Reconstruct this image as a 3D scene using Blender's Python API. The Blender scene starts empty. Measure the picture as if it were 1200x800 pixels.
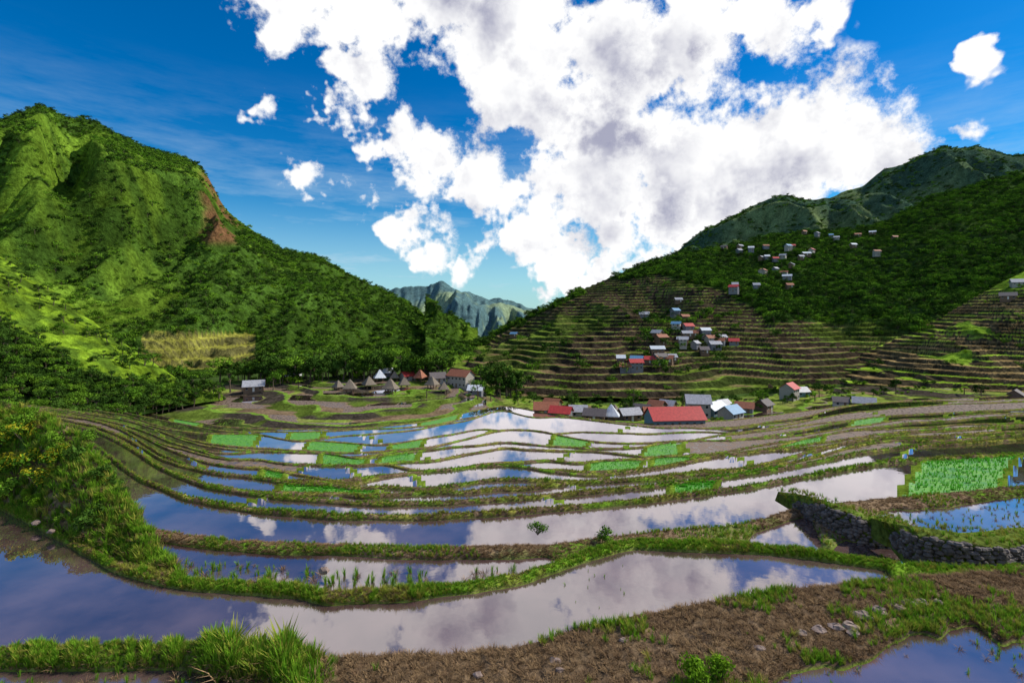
import bpy, math, random
import numpy as np
from mathutils import Vector
random.seed(5)
rng=np.random.default_rng(7)
F=600.; HZ=370.
SC=bpy.context.scene
SC.view_settings.view_transform='Standard'
SC.view_settings.look='None'
SC.view_settings.exposure=0
# ------------------------------------------------------------------ noise
def h2(ix,iy,s):
    n=np.sin(ix*127.1+iy*311.7+s*74.7)*43758.5453
    return n-np.floor(n)
def vn(x,y,s=0):
    x=np.asarray(x,float); y=np.asarray(y,float)
    ix=np.floor(x); iy=np.floor(y); fx=x-ix; fy=y-iy
    fx=fx*fx*(3-2*fx); fy=fy*fy*(3-2*fy)
    a=h2(ix,iy,s); b=h2(ix+1,iy,s); c=h2(ix,iy+1,s); d=h2(ix+1,iy+1,s)
    return (a*(1-fx)+b*fx)*(1-fy)+(c*(1-fx)+d*fx)*fy
def fbm(x,y,s=0,o=4):
    t=0;a=.5;w=0
    for i in range(o):
        t=t+a*vn(x*2**i,y*2**i,s+i*3.3); w+=a; a*=.5
    return t/w
def sst(x,a,b):
    t=np.clip((x-a)/(b-a),0,1); return t*t*(3-2*t)
DU=np.arange(-460,1661,1.)
def curve(pts,u,k=31):
    p=np.array(pts,float)
    d=np.interp(DU,p[:,0],p[:,1])
    if k>1:
        w=np.hanning(k+2)[1:-1]; w/=w.sum()
        d=np.convolve(np.pad(d,k//2,mode='edge'),w,mode='valid')
    return np.interp(u,DU,d)
# ------------------------------------------------------------------ materials
def newmat(name):
    m=bpy.data.materials.new(name); m.use_nodes=True
    nt=m.node_tree; nt.nodes.clear()
    out=nt.nodes.new('ShaderNodeOutputMaterial')
    return m,nt,out
def N(nt,t,**k):
    n=nt.nodes.new(t)
    for a,b in k.items(): setattr(n,a,b)
    return n
def setin(n,**k):
    for a,b in k.items(): n.inputs[a.replace('_',' ')].default_value=b
def noise(nt,scale,detail=4,rough=.6,coord=None):
    n=N(nt,'ShaderNodeTexNoise'); setin(n,Scale=scale,Detail=detail,Roughness=rough)
    if coord is None:
        g=N(nt,'ShaderNodeNewGeometry'); coord=g.outputs['Position']
    nt.links.new(coord,n.inputs['Vector']); return n
def math_(nt,op,a,b=None,clamp=False):
    n=N(nt,'ShaderNodeMath',operation=op); n.use_clamp=clamp
    for i,v in enumerate((a,b)):
        if v is None: continue
        if isinstance(v,(int,float)): n.inputs[i].default_value=v
        else: nt.links.new(v,n.inputs[i])
    return n.outputs[0]
def mapr(nt,v,a,b,c=0,d=1,smooth=False):
    n=N(nt,'ShaderNodeMapRange'); n.clamp=True
    if smooth: n.interpolation_type='SMOOTHSTEP'
    nt.links.new(v,n.inputs[0])
    for i,x in enumerate((a,b,c,d)): n.inputs[i+1].default_value=x
    return n.outputs[0]
def mixc(nt,f,a,b,mode='MIX'):
    n=N(nt,'ShaderNodeMix',data_type='RGBA',blend_type=mode)
    for i,v in ((0,f),(6,a),(7,b)):
        if isinstance(v,(int,float)): n.inputs[i].default_value=v
        elif isinstance(v,tuple): n.inputs[i].default_value=(*v,1)
        else: nt.links.new(v,n.inputs[i])
    return n.outputs[2]
def attr_mat(name,s1,s2,bump,bscale):
    m,nt,out=newmat(name)
    a=N(nt,'ShaderNodeAttribute',attribute_name='Col')
    n1=noise(nt,s1,5,.65); n2=noise(nt,s2,3,.6)
    v1=mapr(nt,n1.outputs[0],.3,.7,.4,1.55); v2=mapr(nt,n2.outputs[0],.3,.7,.6,1.4)
    v=math_(nt,'MULTIPLY',v1,v2)
    hs=N(nt,'ShaderNodeVectorMath',operation='SCALE')
    nt.links.new(a.outputs['Color'],hs.inputs[0]); nt.links.new(v,hs.inputs['Scale'])
    b=N(nt,'ShaderNodeBsdfDiffuse')
    nt.links.new(hs.outputs[0],b.inputs[0])
    bp=N(nt,'ShaderNodeBump'); setin(bp,Strength=bump,Distance=bscale)
    nt.links.new(n1.outputs[0],bp.inputs['Height']); nt.links.new(bp.outputs[0],b.inputs['Normal'])
    nt.links.new(b.outputs[0],out.inputs[0]); return m
def leaf_mat(name,c1,c2,trans=.3,use_attr=True):
    m,nt,out=newmat(name)
    oi=N(nt,'ShaderNodeObjectInfo')
    col=mixc(nt,oi.outputs['Random'],c1,c2)
    if use_attr:
        a=N(nt,'ShaderNodeAttribute',attribute_name='Col')
        col=mixc(nt,1.,col,a.outputs['Color'],'MULTIPLY')
    d=N(nt,'ShaderNodeBsdfDiffuse'); nt.links.new(col,d.inputs[0])
    if trans<=0:
        nt.links.new(d.outputs[0],out.inputs[0]); return m
    t=N(nt,'ShaderNodeBsdfTranslucent'); nt.links.new(col,t.inputs[0])
    mx=N(nt,'ShaderNodeMixShader'); mx.inputs[0].default_value=trans
    nt.links.new(d.outputs[0],mx.inputs[1]); nt.links.new(t.outputs[0],mx.inputs[2])
    nt.links.new(mx.outputs[0],out.inputs[0]); return m
def flat_mat(name,c,rough=.8,var=.3,scale=3.,metal=0,bump=.2):
    m,nt,out=newmat(name)
    n=noise(nt,scale,4,.65)
    v=mapr(nt,n.outputs[0],.3,.7,1-var,1+var)
    hs=N(nt,'ShaderNodeVectorMath',operation='SCALE'); hs.inputs[0].default_value=c
    nt.links.new(v,hs.inputs['Scale'])
    b=N(nt,'ShaderNodeBsdfPrincipled'); setin(b,Roughness=rough,Metallic=metal); b.inputs['Specular IOR Level'].default_value=.3
    nt.links.new(hs.outputs[0],b.inputs['Base Color'])
    bp=N(nt,'ShaderNodeBump'); setin(bp,Strength=bump,Distance=.05)
    nt.links.new(n.outputs[0],bp.inputs['Height']); nt.links.new(bp.outputs[0],b.inputs['Normal'])
    nt.links.new(b.outputs[0],out.inputs[0]); return m
M_bund=attr_mat('bund_grass_soil',5.,.5,.8,.12)
M_hill=attr_mat('hillside_vegetation',.3,.05,1.,3.5)
M_valley=attr_mat('valley_terrace_soil',1.2,.15,.6,.4)
def water_mat():
    m,nt,out=newmat('paddy_water')
    n=noise(nt,.35,5,.6)
    mud=mixc(nt,mapr(nt,n.outputs[0],.35,.65),(.050,.028,.028),(.16,.10,.09))
    d=N(nt,'ShaderNodeBsdfDiffuse'); nt.links.new(mud,d.inputs[0])
    g=N(nt,'ShaderNodeBsdfGlossy'); g.inputs['Roughness'].default_value=.015
    g.inputs[0].default_value=(.97,.92,.96,1)
    rn=noise(nt,1.1,3,.6)
    bp=N(nt,'ShaderNodeBump'); setin(bp,Strength=.03,Distance=.05)
    nt.links.new(rn.outputs[0],bp.inputs['Height']); nt.links.new(bp.outputs[0],g.inputs['Normal'])
    fr=N(nt,'ShaderNodeFresnel'); fr.inputs[0].default_value=1.38
    f=math_(nt,'ADD',math_(nt,'MULTIPLY',fr.outputs[0],1.75),.21,True)
    f=math_(nt,'MINIMUM',f,.95)
    mx=N(nt,'ShaderNodeMixShader'); nt.links.new(f,mx.inputs[0])
    nt.links.new(d.outputs[0],mx.inputs[1]); nt.links.new(g.outputs[0],mx.inputs[2])
    nt.links.new(mx.outputs[0],out.inputs[0]); return m
M_water=water_mat()
def mud_mat(name,c1,c2,gl,sc=1.3):
    m,nt,out=newmat(name)
    n=noise(nt,sc,5,.7)
    col=mixc(nt,mapr(nt,n.outputs[0],.38,.62),c1,c2)
    b=N(nt,'ShaderNodeBsdfPrincipled')
    nt.links.new(col,b.inputs['Base Color'])
    r=mapr(nt,n.outputs[0],.42,.55,gl,.8); nt.links.new(r,b.inputs['Roughness'])
    bp=N(nt,'ShaderNodeBump'); setin(bp,Strength=.3,Distance=.08)
    nt.links.new(n.outputs[0],bp.inputs['Height']); nt.links.new(bp.outputs[0],b.inputs['Normal'])
    nt.links.new(b.outputs[0],out.inputs[0]); return m
M_mud=mud_mat('wet_mud',(.12,.075,.055),(.22,.15,.10),.12)
M_crop=mud_mat('seedling_bed',(.06,.22,.02),(.12,.34,.03),.4)
M_grass=leaf_mat('grass_green',(.11,.26,.015),(.22,.38,.03),.35)
M_grass2=leaf_mat('grass_olive',(.18,.24,.03),(.36,.34,.06),.3)
M_straw=leaf_mat('dry_straw',(.14,.085,.05),(.32,.21,.11),.1)
M_rice=leaf_mat('rice_seedlings',(.08,.38,.02),(.14,.50,.04),.4)
M_leafd=leaf_mat('leaf_dark',(.026,.062,.010),(.065,.13,.018),0)
M_leafm=leaf_mat('leaf_mid',(.06,.14,.012),(.13,.24,.02),0)
M_leafb=leaf_mat('leaf_bright',(.13,.26,.015),(.22,.36,.025),.3)
M_leafy=leaf_mat('leaf_yellow',(.35,.33,.02),(.50,.42,.03),.35)
M_bark=flat_mat('bark',(.10,.075,.05),.9,.3,4)
M_stone=flat_mat('stone',(.13,.11,.10),.9,.6,5,bump=.6)
M_rock=flat_mat('rock_brown',(.26,.19,.16),.9,.35,8,bump=.6)
# ------------------------------------------------------------------ mesh helpers
def link(o): SC.collection.objects.link(o); return o
def grid_obj(name,X,Y,Z,col,mats,mi=None,smooth=None):
    R,C=X.shape
    co=np.stack([X,Y,Z],-1).reshape(-1,3).astype(np.float32)
    r,c=np.meshgrid(np.arange(R-1),np.arange(C-1),indexing='ij')
    i=(r*C+c).ravel()
    fa=np.stack([i,i+1,i+C+1,i+C],-1).ravel().astype(np.int32)
    nf=len(i)
    me=bpy.data.meshes.new(name)
    me.vertices.add(len(co)); me.vertices.foreach_set('co',co.ravel())
    me.loops.add(nf*4); me.loops.foreach_set('vertex_index',fa)
    me.polygons.add(nf); me.polygons.foreach_set('loop_start',np.arange(0,nf*4,4,dtype=np.int32))
    for m in mats: me.materials.append(m)
    if mi is not None: me.polygons.foreach_set('material_index',mi.ravel().astype(np.int32))
    me.polygons.foreach_set('use_smooth',(np.ones(nf,bool) if smooth is None else smooth.ravel()))
    me.update(calc_edges=True)
    ca=me.color_attributes.new('Col','FLOAT_COLOR','POINT')
    cc=np.ones((len(co),4),np.float32); cc[:,:3]=np.clip(col.reshape(-1,3),0,1)
    ca.data.foreach_set('color',cc.ravel())
    return link(bpy.data.objects.new(name,me))
def py_mesh(name,V,Fc,mats,mi=None,col=None,smooth=False):
    me=bpy.data.meshes.new(name); me.from_pydata([tuple(v) for v in V],[],[tuple(f) for f in Fc])
    for m in mats: me.materials.append(m)
    if mi is not None: me.polygons.foreach_set('material_index',np.array(mi,np.int32))
    if smooth: me.polygons.foreach_set('use_smooth',np.ones(len(Fc),bool))
    if col is not None:
        ca=me.color_attributes.new('Col','FLOAT_COLOR','POINT')
        cc=np.ones((len(V),4),np.float32); cc[:,:3]=np.array(col).reshape(len(V),-1)
        ca.data.foreach_set('color',cc.ravel())
    me.update(); return me
def tuft(name,mat,nb,spread,bend,width,seed,droop=0):
    r=random.Random(seed); V=[];Fc=[];col=[]
    for b in range(nb):
        a=r.uniform(0,6.28); d=r.uniform(0,spread); bx,by=math.cos(a)*d,math.sin(a)*d
        a2=a+r.uniform(-.8,.8); h=r.uniform(.55,1.); be=r.uniform(.3,1)*bend
        w=width*r.uniform(.6,1.2); px,py=-math.sin(a2)*w,math.cos(a2)*w
        i=len(V)
        hz=h*(1-droop)
        V+=[(bx-px,by-py,-.03),(bx+px,by+py,-.03)]
        mx,my=bx+math.cos(a2)*be*.35,by+math.sin(a2)*be*.35
        V+=[(mx-px*.8,my-py*.8,hz*.6),(mx+px*.8,my+py*.8,hz*.6)]
        V+=[(bx+math.cos(a2)*be,by+math.sin(a2)*be,hz)]
        Fc+=[(i,i+1,i+3,i+2),(i+2,i+3,i+4)]
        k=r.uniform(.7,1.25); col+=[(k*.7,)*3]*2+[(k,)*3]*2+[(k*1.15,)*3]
    me=py_mesh(name,V,Fc,[mat],None,col); return bpy.data.objects.new(name,me)
def tube(V,Fc,mi,col,p0,p1,r0,r1,n=6,m=0):
    p0=Vector(p0);p1=Vector(p1);d=(p1-p0).normalized()
    a=d.orthogonal().normalized();b=d.cross(a); i=len(V)
    for p,r in((p0,r0),(p1,r1)):
        for k in range(n):
            t=6.283*k/n; V.append(p+(a*math.cos(t)+b*math.sin(t))*r); col.append((1,1,1))
    for k in range(n):
        Fc.append((i+k,i+(k+1)%n,i+n+(k+1)%n,i+n+k)); mi.append(m)
def leaves(V,Fc,mi,col,clumps,n,size,r,m=1):
    for j in range(n):
        c,rad,sh=clumps[r.randrange(len(clumps))]
        d=Vector((r.gauss(0,1),r.gauss(0,1),r.gauss(0,1)*.9+.15)).normalized()
        rr=r.random()**.45
        p=Vector(c)+Vector((d.x*rad,d.y*rad,d.z*rad*.75))*rr
        nn=(d+Vector((r.gauss(0,.6),r.gauss(0,.6),r.gauss(0,.6)+.3))).normalized()
        a=nn.orthogonal().normalized(); b=nn.cross(a); t=r.uniform(0,6.28)
        a,b=a*math.cos(t)+b*math.sin(t),b*math.cos(t)-a*math.sin(t)
        s=size*r.uniform(.6,1.3); i=len(V)
        V+=[p-a*s,p-b*s*.5,p+a*s,p+b*s*.5]; k=sh*r.uniform(.75,1.25)
        col+=[(k,k,k)]*4; Fc.append((i,i+1,i+2,i+3)); mi.append(m)
def tree(name,h,cr,nl,ls,lm,seed,tall=.45):
    r=random.Random(seed); V=[];Fc=[];mi=[];col=[]
    lean=Vector((r.uniform(-.08,.08)*h,r.uniform(-.08,.08)*h,0))
    top=lean+Vector((0,0,h*.62)); mid=lean*.5+Vector((0,0,h*.3))
    tube(V,Fc,mi,col,(0,0,-.6),mid,h*.03,h*.022); tube(V,Fc,mi,col,mid,top,h*.022,h*.01)
    cl=[(top+Vector((0,0,h*.15)),cr*.6,r.uniform(.9,1.3))]
    for k in range(r.randint(6,8)):
        a=r.uniform(0,6.28); st=mid.lerp(top,r.uniform(.1,1)); 
        e=st+Vector((math.cos(a)*cr*r.uniform(.45,.85),math.sin(a)*cr*r.uniform(.45,.85),h*r.uniform(.06,.26)))
        tube(V,Fc,mi,col,st,e,h*.012,h*.004,5); cl.append((e,cr*r.uniform(.32,.55),r.uniform(.6,1.35)))
    leaves(V,Fc,mi,col,cl,nl,ls,r)
    me=py_mesh(name,V,Fc,[M_bark,lm],mi,col); return bpy.data.objects.new(name,me)
def bush(name,rad,nl,ls,lm,seed,lm2=None,f2=.0):
    r=random.Random(seed); V=[];Fc=[];mi=[];col=[]; cl=[]
    for k in range(7):
        a=r.uniform(0,6.28); d=rad*r.uniform(.1,.75); p=Vector((math.cos(a)*d,math.sin(a)*d,rad*r.uniform(.3,1.)))
        tube(V,Fc,mi,col,(0,0,-.1),p,rad*.04,rad*.012,4); cl.append((p,rad*r.uniform(.3,.55),r.uniform(.65,1.3)))
    leaves(V,Fc,mi,col,cl,nl,ls,r)
    if lm2: leaves(V,Fc,mi,col,[(c[0]+Vector((0,0,rad*.12)),c[1]*1.05,c[2]) for c in cl],int(nl*f2),ls*.8,r,2)
    me=py_mesh(name,V,Fc,[M_bark,lm]+([lm2] if lm2 else []),mi,col); return bpy.data.objects.new(name,me)
def banana(name,seed):
    r=random.Random(seed); V=[];Fc=[];mi=[];col=[]
    tube(V,Fc,mi,col,(0,0,-.2),(0,0,2.2),.16,.1,7)
    for k in range(9):
        a=k*2.4+r.uniform(-.3,.3); L=r.uniform(1.6,2.3); el=r.uniform(.5,1.2); w=.3
        for s in range(6):
            t=s/5; hx=L*math.cos(el)*t; z=2.1+L*math.sin(el)*t-1.1*L*t*t*.7
            ww=w*math.sin(math.pi*min(.98,t*.9+.08)); c=Vector((math.cos(a)*hx,math.sin(a)*hx,z)); q=Vector((-math.sin(a),math.cos(a),0))*ww
            i=len(V); V+=[c-q+Vector((0,0,-ww*.3)),c,c+q+Vector((0,0,-ww*.3))]; kk=r.uniform(.8,1.3); col+=[(kk,)*3]*3
            if s: Fc+=[(i-3,i-2,i+1,i),(i-2,i-1,i+2,i+1)]; mi+=[1,1]
    me=py_mesh(name,V,Fc,[M_bark,M_leafb],mi,col); return bpy.data.objects.new(name,me)
def coll(name,objs):
    c=bpy.data.collections.new(name)
    for o in objs: c.objects.link(o)
    return c
def scatter(name,P,scale,idx,c,tilt=.12,rot=None):
    P=np.asarray(P,np.float32); n=len(P)
    me=bpy.data.meshes.new(name); me.vertices.add(n); me.vertices.foreach_set('co',P.ravel())
    if rot is None:
        rot=np.stack([rng.normal(0,tilt,n),rng.normal(0,tilt,n),rng.uniform(0,6.283,n)],-1)
    a=me.attributes.new('rot','FLOAT_VECTOR','POINT'); a.data.foreach_set('vector',rot.astype(np.float32).ravel())
    a=me.attributes.new('scl','FLOAT','POINT'); a.data.foreach_set('value',np.asarray(scale,np.float32))
    a=me.attributes.new('idx','INT','POINT'); a.data.foreach_set('value',np.asarray(idx,np.int32))
    o=link(bpy.data.objects.new(name,me))
    ng=bpy.data.node_groups.new(name+'_gn','GeometryNodeTree')
    ng.interface.new_socket(name='Geometry',in_out='INPUT',socket_type='NodeSocketGeometry')
    ng.interface.new_socket(name='Geometry',in_out='OUTPUT',socket_type='NodeSocketGeometry')
    gi=ng.nodes.new('NodeGroupInput'); go=ng.nodes.new('NodeGroupOutput')
    ci=ng.nodes.new('GeometryNodeCollectionInfo'); ci.inputs['Collection'].default_value=c
    ci.inputs['Separate Children'].default_value=True; ci.inputs['Reset Children'].default_value=True
    ip=ng.nodes.new('GeometryNodeInstanceOnPoints'); ip.inputs['Pick Instance'].default_value=True
    def na(nm,t):
        x=ng.nodes.new('GeometryNodeInputNamedAttribute'); x.data_type=t; x.inputs['Name'].default_value=nm; return x.outputs[0]
    L=ng.links.new
    L(gi.outputs[0],ip.inputs['Points']); L(ci.outputs[0],ip.inputs['Instance'])
    L(na('idx','INT'),ip.inputs['Instance Index']); L(na('rot','FLOAT_VECTOR'),ip.inputs['Rotation']); L(na('scl','FLOAT'),ip.inputs['Scale'])
    L(ip.outputs[0],go.inputs[0])
    md=o.modifiers.new('scatter','NODES'); md.node_group=ng
    return o
# ------------------------------------------------------------------ columns
U=np.concatenate([np.arange(-420,-30,8),np.arange(-30,1230,1.25),np.arange(1230,1621,8)])
S=(U-600)/F; NC=len(U)
# ------------------------------------------------------------------ rice terraces (descending steps)
B=[
[(-400,790),(0,768),(200,764),(380,778),(500,774),(610,767),(680,742),(800,718),(900,700),(1060,684),(1200,672),(1600,650)],
[(-400,560),(0,590),(60,622),(130,662),(230,684),(350,690),(380,698),(480,694),(560,684),(620,673),(680,652),(740,635),(860,640),(960,650),(1060,664),(1130,668),(1200,666),(1600,645)],
[(-400,540),(60,560),(100,590),(130,605),(190,626),(260,636),(400,642),(520,645),(640,642),(760,626),(860,619),(900,609),(930,600),(1000,590),(1060,585),(1200,572),(1600,540)],
[(-400,500),(60,500),(110,522),(160,560),(220,584),(300,598),(400,605),(500,606),(600,600),(700,592),(800,581),(880,570),(960,555),(1010,546),(1050,540),(1100,538),(1200,532),(1600,515)],
[(-400,490),(60,494),(110,505),(140,518),(190,550),(240,570),(320,582),(420,590),(520,589),(640,581),(760,570),(860,558),(940,545),(1000,532),(1060,524),(1200,515),(1600,500)]]
BT=[(-400,462),(0,468),(150,478),(200,490),(260,500),(340,503),(420,502),(500,494),(550,482),(590,474),(640,484),(700,492),(760,497),(860,492),(940,482),(1000,474),(1200,462),(1600,450)]
Vk=[curve(b,U) for b in B]; Zk=[-6.2,-7.0,-7.8,-8.8,-9.8]
vt=curve(BT,U,51); v4=Vk[4]; NF=13
for j in range(1,NF+1):
    t=j/NF; tt=t**.85
    v=v4+(vt-v4)*tt
    sp=np.abs(v4-vt)/NF
    wob=(fbm(U/150.+j*7.1,U*0+j*3.7,11,3)-.5)*4.2*sp*(0 if j==NF else 1)
    vr=589-(589-496)*tt
    y=26.7*(165/26.7)**t
    Vk.append(v+wob); Zk.append(-y*(vr-370)/600)
K=len(Vk); Zk.append(Zk[-1]-1.)
Yk=[]
for k in range(K):
    y=-Zk[k]*F/(Vk[k]-HZ)
    if k: y=np.maximum(y,Yk[-1]+.35)
    Yk.append(y)
W=[curve([(-400,.5),(0,.4),(200,.5),(340,.7),(385,3.),(640,3.5),(760,3.2),(900,2.7),(1060,2.3),(1200,2.0),(1600,2)],U,9),
   curve([(-400,.5),(0,.42),(350,.42),(1040,.4),(1062,2.6),(1600,3)],U,9),
   curve([(-400,.6),(640,.6),(670,1.6),(865,1.6),(885,.7),(950,.7),(965,4),(1005,4),(1030,1.1),(1600,1.3)],U,9)]
for k in range(3,K): W.append(np.full(NC,.42+.03*(k-3)))
Hb=[.18,.14,.16,.16]+[.15+.006*(k-4) for k in range(4,K)]
crops=[(318,432,576),(350,410,524),(372,425,536),(432,482,541),(330,372,511),(488,532,493),(684,742,548),(742,792,526),(760,800,538),(778,830,573),(826,905,556),(195,228,494),(240,292,513),(640,676,518),(560,590,505),(1045,1165,558),(1095,1185,503),(985,1030,498),(905,960,520),(450,490,520),(300,330,560)]
cross={k:[] for k in range(K)}; ctype={k:[] for k in range(K)}
rr=random.Random(11)
cropk={k:[] for k in range(K)}
for a,b,v in crops:
    c=np.argmin(abs(U-(a+b)/2))
    for k in range(3,K):
        if Vk[k][c]<=v<Vk[k-1][c]: cropk[k].append((a,b)); break
for k in range(K):
    xs=[]
    if k>=5:
        u=-350+rr.uniform(0,150)
        while u<1550:
            if not any(a-25<u<b+25 for a,b in cropk[k]): xs.append((u,rr.choice([-1,1])*rr.uniform(25,60)))
            u+=rr.uniform(110,300)
    if k==4: xs=[(250,60),(700,-60),(1030,40)]
    for a,b in cropk[k]: xs+=[(a,38 if k==3 else rr.uniform(4,18)),(b,30 if k==3 else rr.uniform(4,18))]
    xs=sorted(xs); cross[k]=xs
    e=[-500]+[x[0] for x in xs]+[1700]; ty=[]
    for a,b in zip(e[:-1],e[1:]):
        mid=(a+b)/2
        if any(abs(mid-(p+q)/2)<12 for p,q in cropk[k]): ty.append(3)
        elif k<=4: ty.append(1)
        elif mid>880: ty.append(rr.choice([2,2,1,2,1]))
        else: ty.append(1 if rr.random()<.92 else 2)
    ctype[k]=ty
rows=[]
PF=[0,.15,.35,.55,.75,.93,1.]
BG=[.03,.12,.28,.45,.62,.8,.93,1.]; BH=[.2,.6,.9,1.,1.,.95,.85,.7]
bundrows={};padrows={}
colr={'g':np.array((.13,.24,.02)),'o':np.array((.24,.23,.045)),'s':np.array((.24,.165,.10)),'b':np.array((.085,.055,.04))}
for k in range(K):
    a=(Yk[k-1]+.12) if k else np.full(NC,2.5)
    x_=S*Yk[k]
    av=np.maximum(Yk[k]-a,.05)
    w=W[k]*(.62+.8*fbm(x_*.5,Yk[k]*.5,3+k,4))
    w=np.minimum(w,av*.92); b=Yk[k]-w
    padrows[k]=len(rows)
    for f in PF:
        y=a+(b-a)*f; z=np.full(NC,Zk[k]); el=np.zeros(NC); cell=np.zeros(NC,int)
        for (u0,sl) in cross[k]:
            uc=u0+sl*f; dx=np.abs(U-uc)/F*y; hw=.2+y*.003
            el=np.maximum(el,np.clip(1-(dx/hw)**2,0,1)*Hb[k]*.6); cell+=(U>uc)
        ty=np.array(ctype[k])[cell]
        z=z+el; ty=np.where(el>.02,0,ty)
        c=(colr['g']*.7+colr['o']*.25)*(.5+.6*vn(S*y*.9,y*.9,4))[:,None]
        rows.append((S*y,y,z,c,ty if f<1 else np.zeros(NC,int)))
    bundrows[k]=len(rows)
    for g,h in zip(BG,BH):
        y=b+w*g; x=S*y
        n=fbm(x*1.6,y*1.6,8,4); hh=Hb[k]*h*(.65+.7*n)
        if k<4: hh=hh+(fbm(x*5,y*5,9,3)-.5)*.12*min(1,h)
        m=fbm(x*.25+3*k,y*.25,20+k,3)[:,None]; m2=fbm(x*2.,y*2.,33,3)[:,None]
        if k==0:
            gs=(sst(U,410,360))[:,None]; c=colr['s']*(1-gs)*.75+colr['g']*gs
            c=c*(1-sst(m2,.5,.62)*.45)+colr['b']*sst(m2,.5,.62)*.45
        elif k==1: c=colr['g']*(1-sst(m2,.5,.65)*.5)+colr['o']*sst(m2,.5,.65)*.5
        elif k==2: c=colr['s']*(1-sst(m,.5,.6))+colr['g']*sst(m,.5,.6)
        else:
            q=sst(m,.35,.65); c=colr['g']*q+colr['o']*(1-q); q2=sst(m2,.44,.58); c=c*(1-q2)+colr['s']*.7*q2
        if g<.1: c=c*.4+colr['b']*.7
        rows.append((x,y,Zk[k]+hh,c,np.zeros(NC,int)))
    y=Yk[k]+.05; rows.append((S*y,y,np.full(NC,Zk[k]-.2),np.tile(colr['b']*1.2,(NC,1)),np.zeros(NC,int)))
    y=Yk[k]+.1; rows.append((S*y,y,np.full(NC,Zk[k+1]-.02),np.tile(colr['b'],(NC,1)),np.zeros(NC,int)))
RX=np.array([r[0] for r in rows]);RY=np.array([r[1] for r in rows]);RZ=np.array([r[2] for r in rows])
RC=np.array([r[3] for r in rows]);RT=np.array([r[4] for r in rows])
mi=RT[:-1,:-1].copy(); t2=RT[:-1,1:]; mi=np.where((mi==0)|(t2==0),0,mi)
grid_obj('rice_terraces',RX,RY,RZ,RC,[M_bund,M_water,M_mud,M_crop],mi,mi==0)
xs=np.linspace(-90,90,60); ys=np.linspace(-60,2.6,30); X,Y=np.meshgrid(xs,ys)
Zg=-6.35+(2.6-Y)*.12*sst(fbm(X*.1,Y*.1,2),.2,.8)
grid_obj('hillside_ground',X,Y,Zg,np.tile(colr['g'],(30,60,1)),[M_bund])
# ------------------------------------------------------------------ hills
HL={}
def hill(name,prof,yr,yf,zf,u0,u1,R,colfn,mat,p=1.,amp=0,sx=100,sy=250,seed=1,terr=None,back=1.5,du=1,extra=None,zback=None,mifn=None,ja=.12):
    u=U[(U>=u0)&(U<=u1)][::du]; s=(u-600)/F
    vr=curve(prof,u,5); yr_=curve(yr,u,5); yf_=yf if not isinstance(yf,list) else curve(yf,u,5)
    if not isinstance(yf,list): yf_=np.interp(u,U,yf)
    zr=(HZ-vr)/F*yr_
    zr=zr+(fbm(s*yr_/ (sx*.25),u*0,seed+5,5)-.5)*amp*ja
    t=np.concatenate([np.linspace(0,1,R),np.linspace(1.02,back,max(8,R//8))])[:,None]
    tc=np.minimum(t,1)
    y=yf_+(yr_-yf_)*t; x=s*y
    z=zf+(zr-zf)*tc**p
    env=np.sin(np.pi*np.clip(tc,0,1))**.8
    rd=1-np.abs(2*fbm(x/sx,y/sy,seed,5)-1)*2
    z=z+amp*env*(rd-.45)
    if extra: z=z+extra(u[None,:]+0*t,tc,x,y)
    lim=y*(zr/yr_)-(1-tc)*(yr_-yf_)*.05
    z=np.where((t<1)&(zr>0),np.minimum(z,lim),z)
    bk=np.clip(t-1,0,9)/(back-1)
    zb=zf if zback is None else zback
    z=np.where(t>1,zr+(zb-zr)*(bk**1.2),z)
    v=HZ-F*z/y; r=np.zeros_like(z); Ub=u[None,:]+0*t
    if terr:
        step,mask,wob=terr
        m=mask(Ub,v,x,y)
        q=z/step+(fbm(x/45,y/45,seed+9,3)-.5)*wob
        fl=np.floor(q); r=q-fl
        dz=(np.clip((r-.68)/.3,0,1)-r)*step
        z=z+dz*m*(t<=1)
        r=np.where((m>.5)&(t<=1),r,-1)
    col=colfn(Ub,v,tc+0*z,x,y,z,r)
    mi=None
    if mifn: mi=mifn(Ub,v,tc+0*z,r,x,y)[:-1,:-1]
    grid_obj(name,x,y,z,col,mat if isinstance(mat,list) else [mat],mi)
    HL[name]=(u,x[:R],y[:R],z[:R],r[:R])
def mixn(a,b,m): return np.array(a)*(1-m[...,None])+np.array(b)*m[...,None]
def box(u,v,a,b,c,d,f=20): return sst(u,a-f,a+f)*sst(u,b+f,b-f)*sst(v,c-f*.6,c+f*.6)*sst(v,d+f*.6,d-f*.6)
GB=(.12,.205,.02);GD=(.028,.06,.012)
RD=(.19,.085,.045)
def G(pts,g=1.4): return [(a,b*g) for a,b in pts]
def c0(u,v,t,x,y,z,r):
    m=sst(fbm(x*.4,y*.4,3),.4,.6); c=mixn((.07,.13,.02),(.14,.11,.06),m); return c
hill('grassy_mound',[(-400,400),(-100,440),(0,468),(60,487),(100,512),(130,552),(160,600),(190,648),(215,676)],
 [(-400,27),(0,24),(100,20),(160,16.2),(190,14.8),(215,13.6)],[(-400,20),(0,18.4),(60,16.4),(100,15.1),(160,14.),(215,13.2)],-7.4,-420,216,60,c0,M_bund,p=.8,amp=.5,sx=2.5,sy=2.5,zback=-13,back=2.2)
def vmask(u,v,x,y): return np.ones_like(u)
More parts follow.
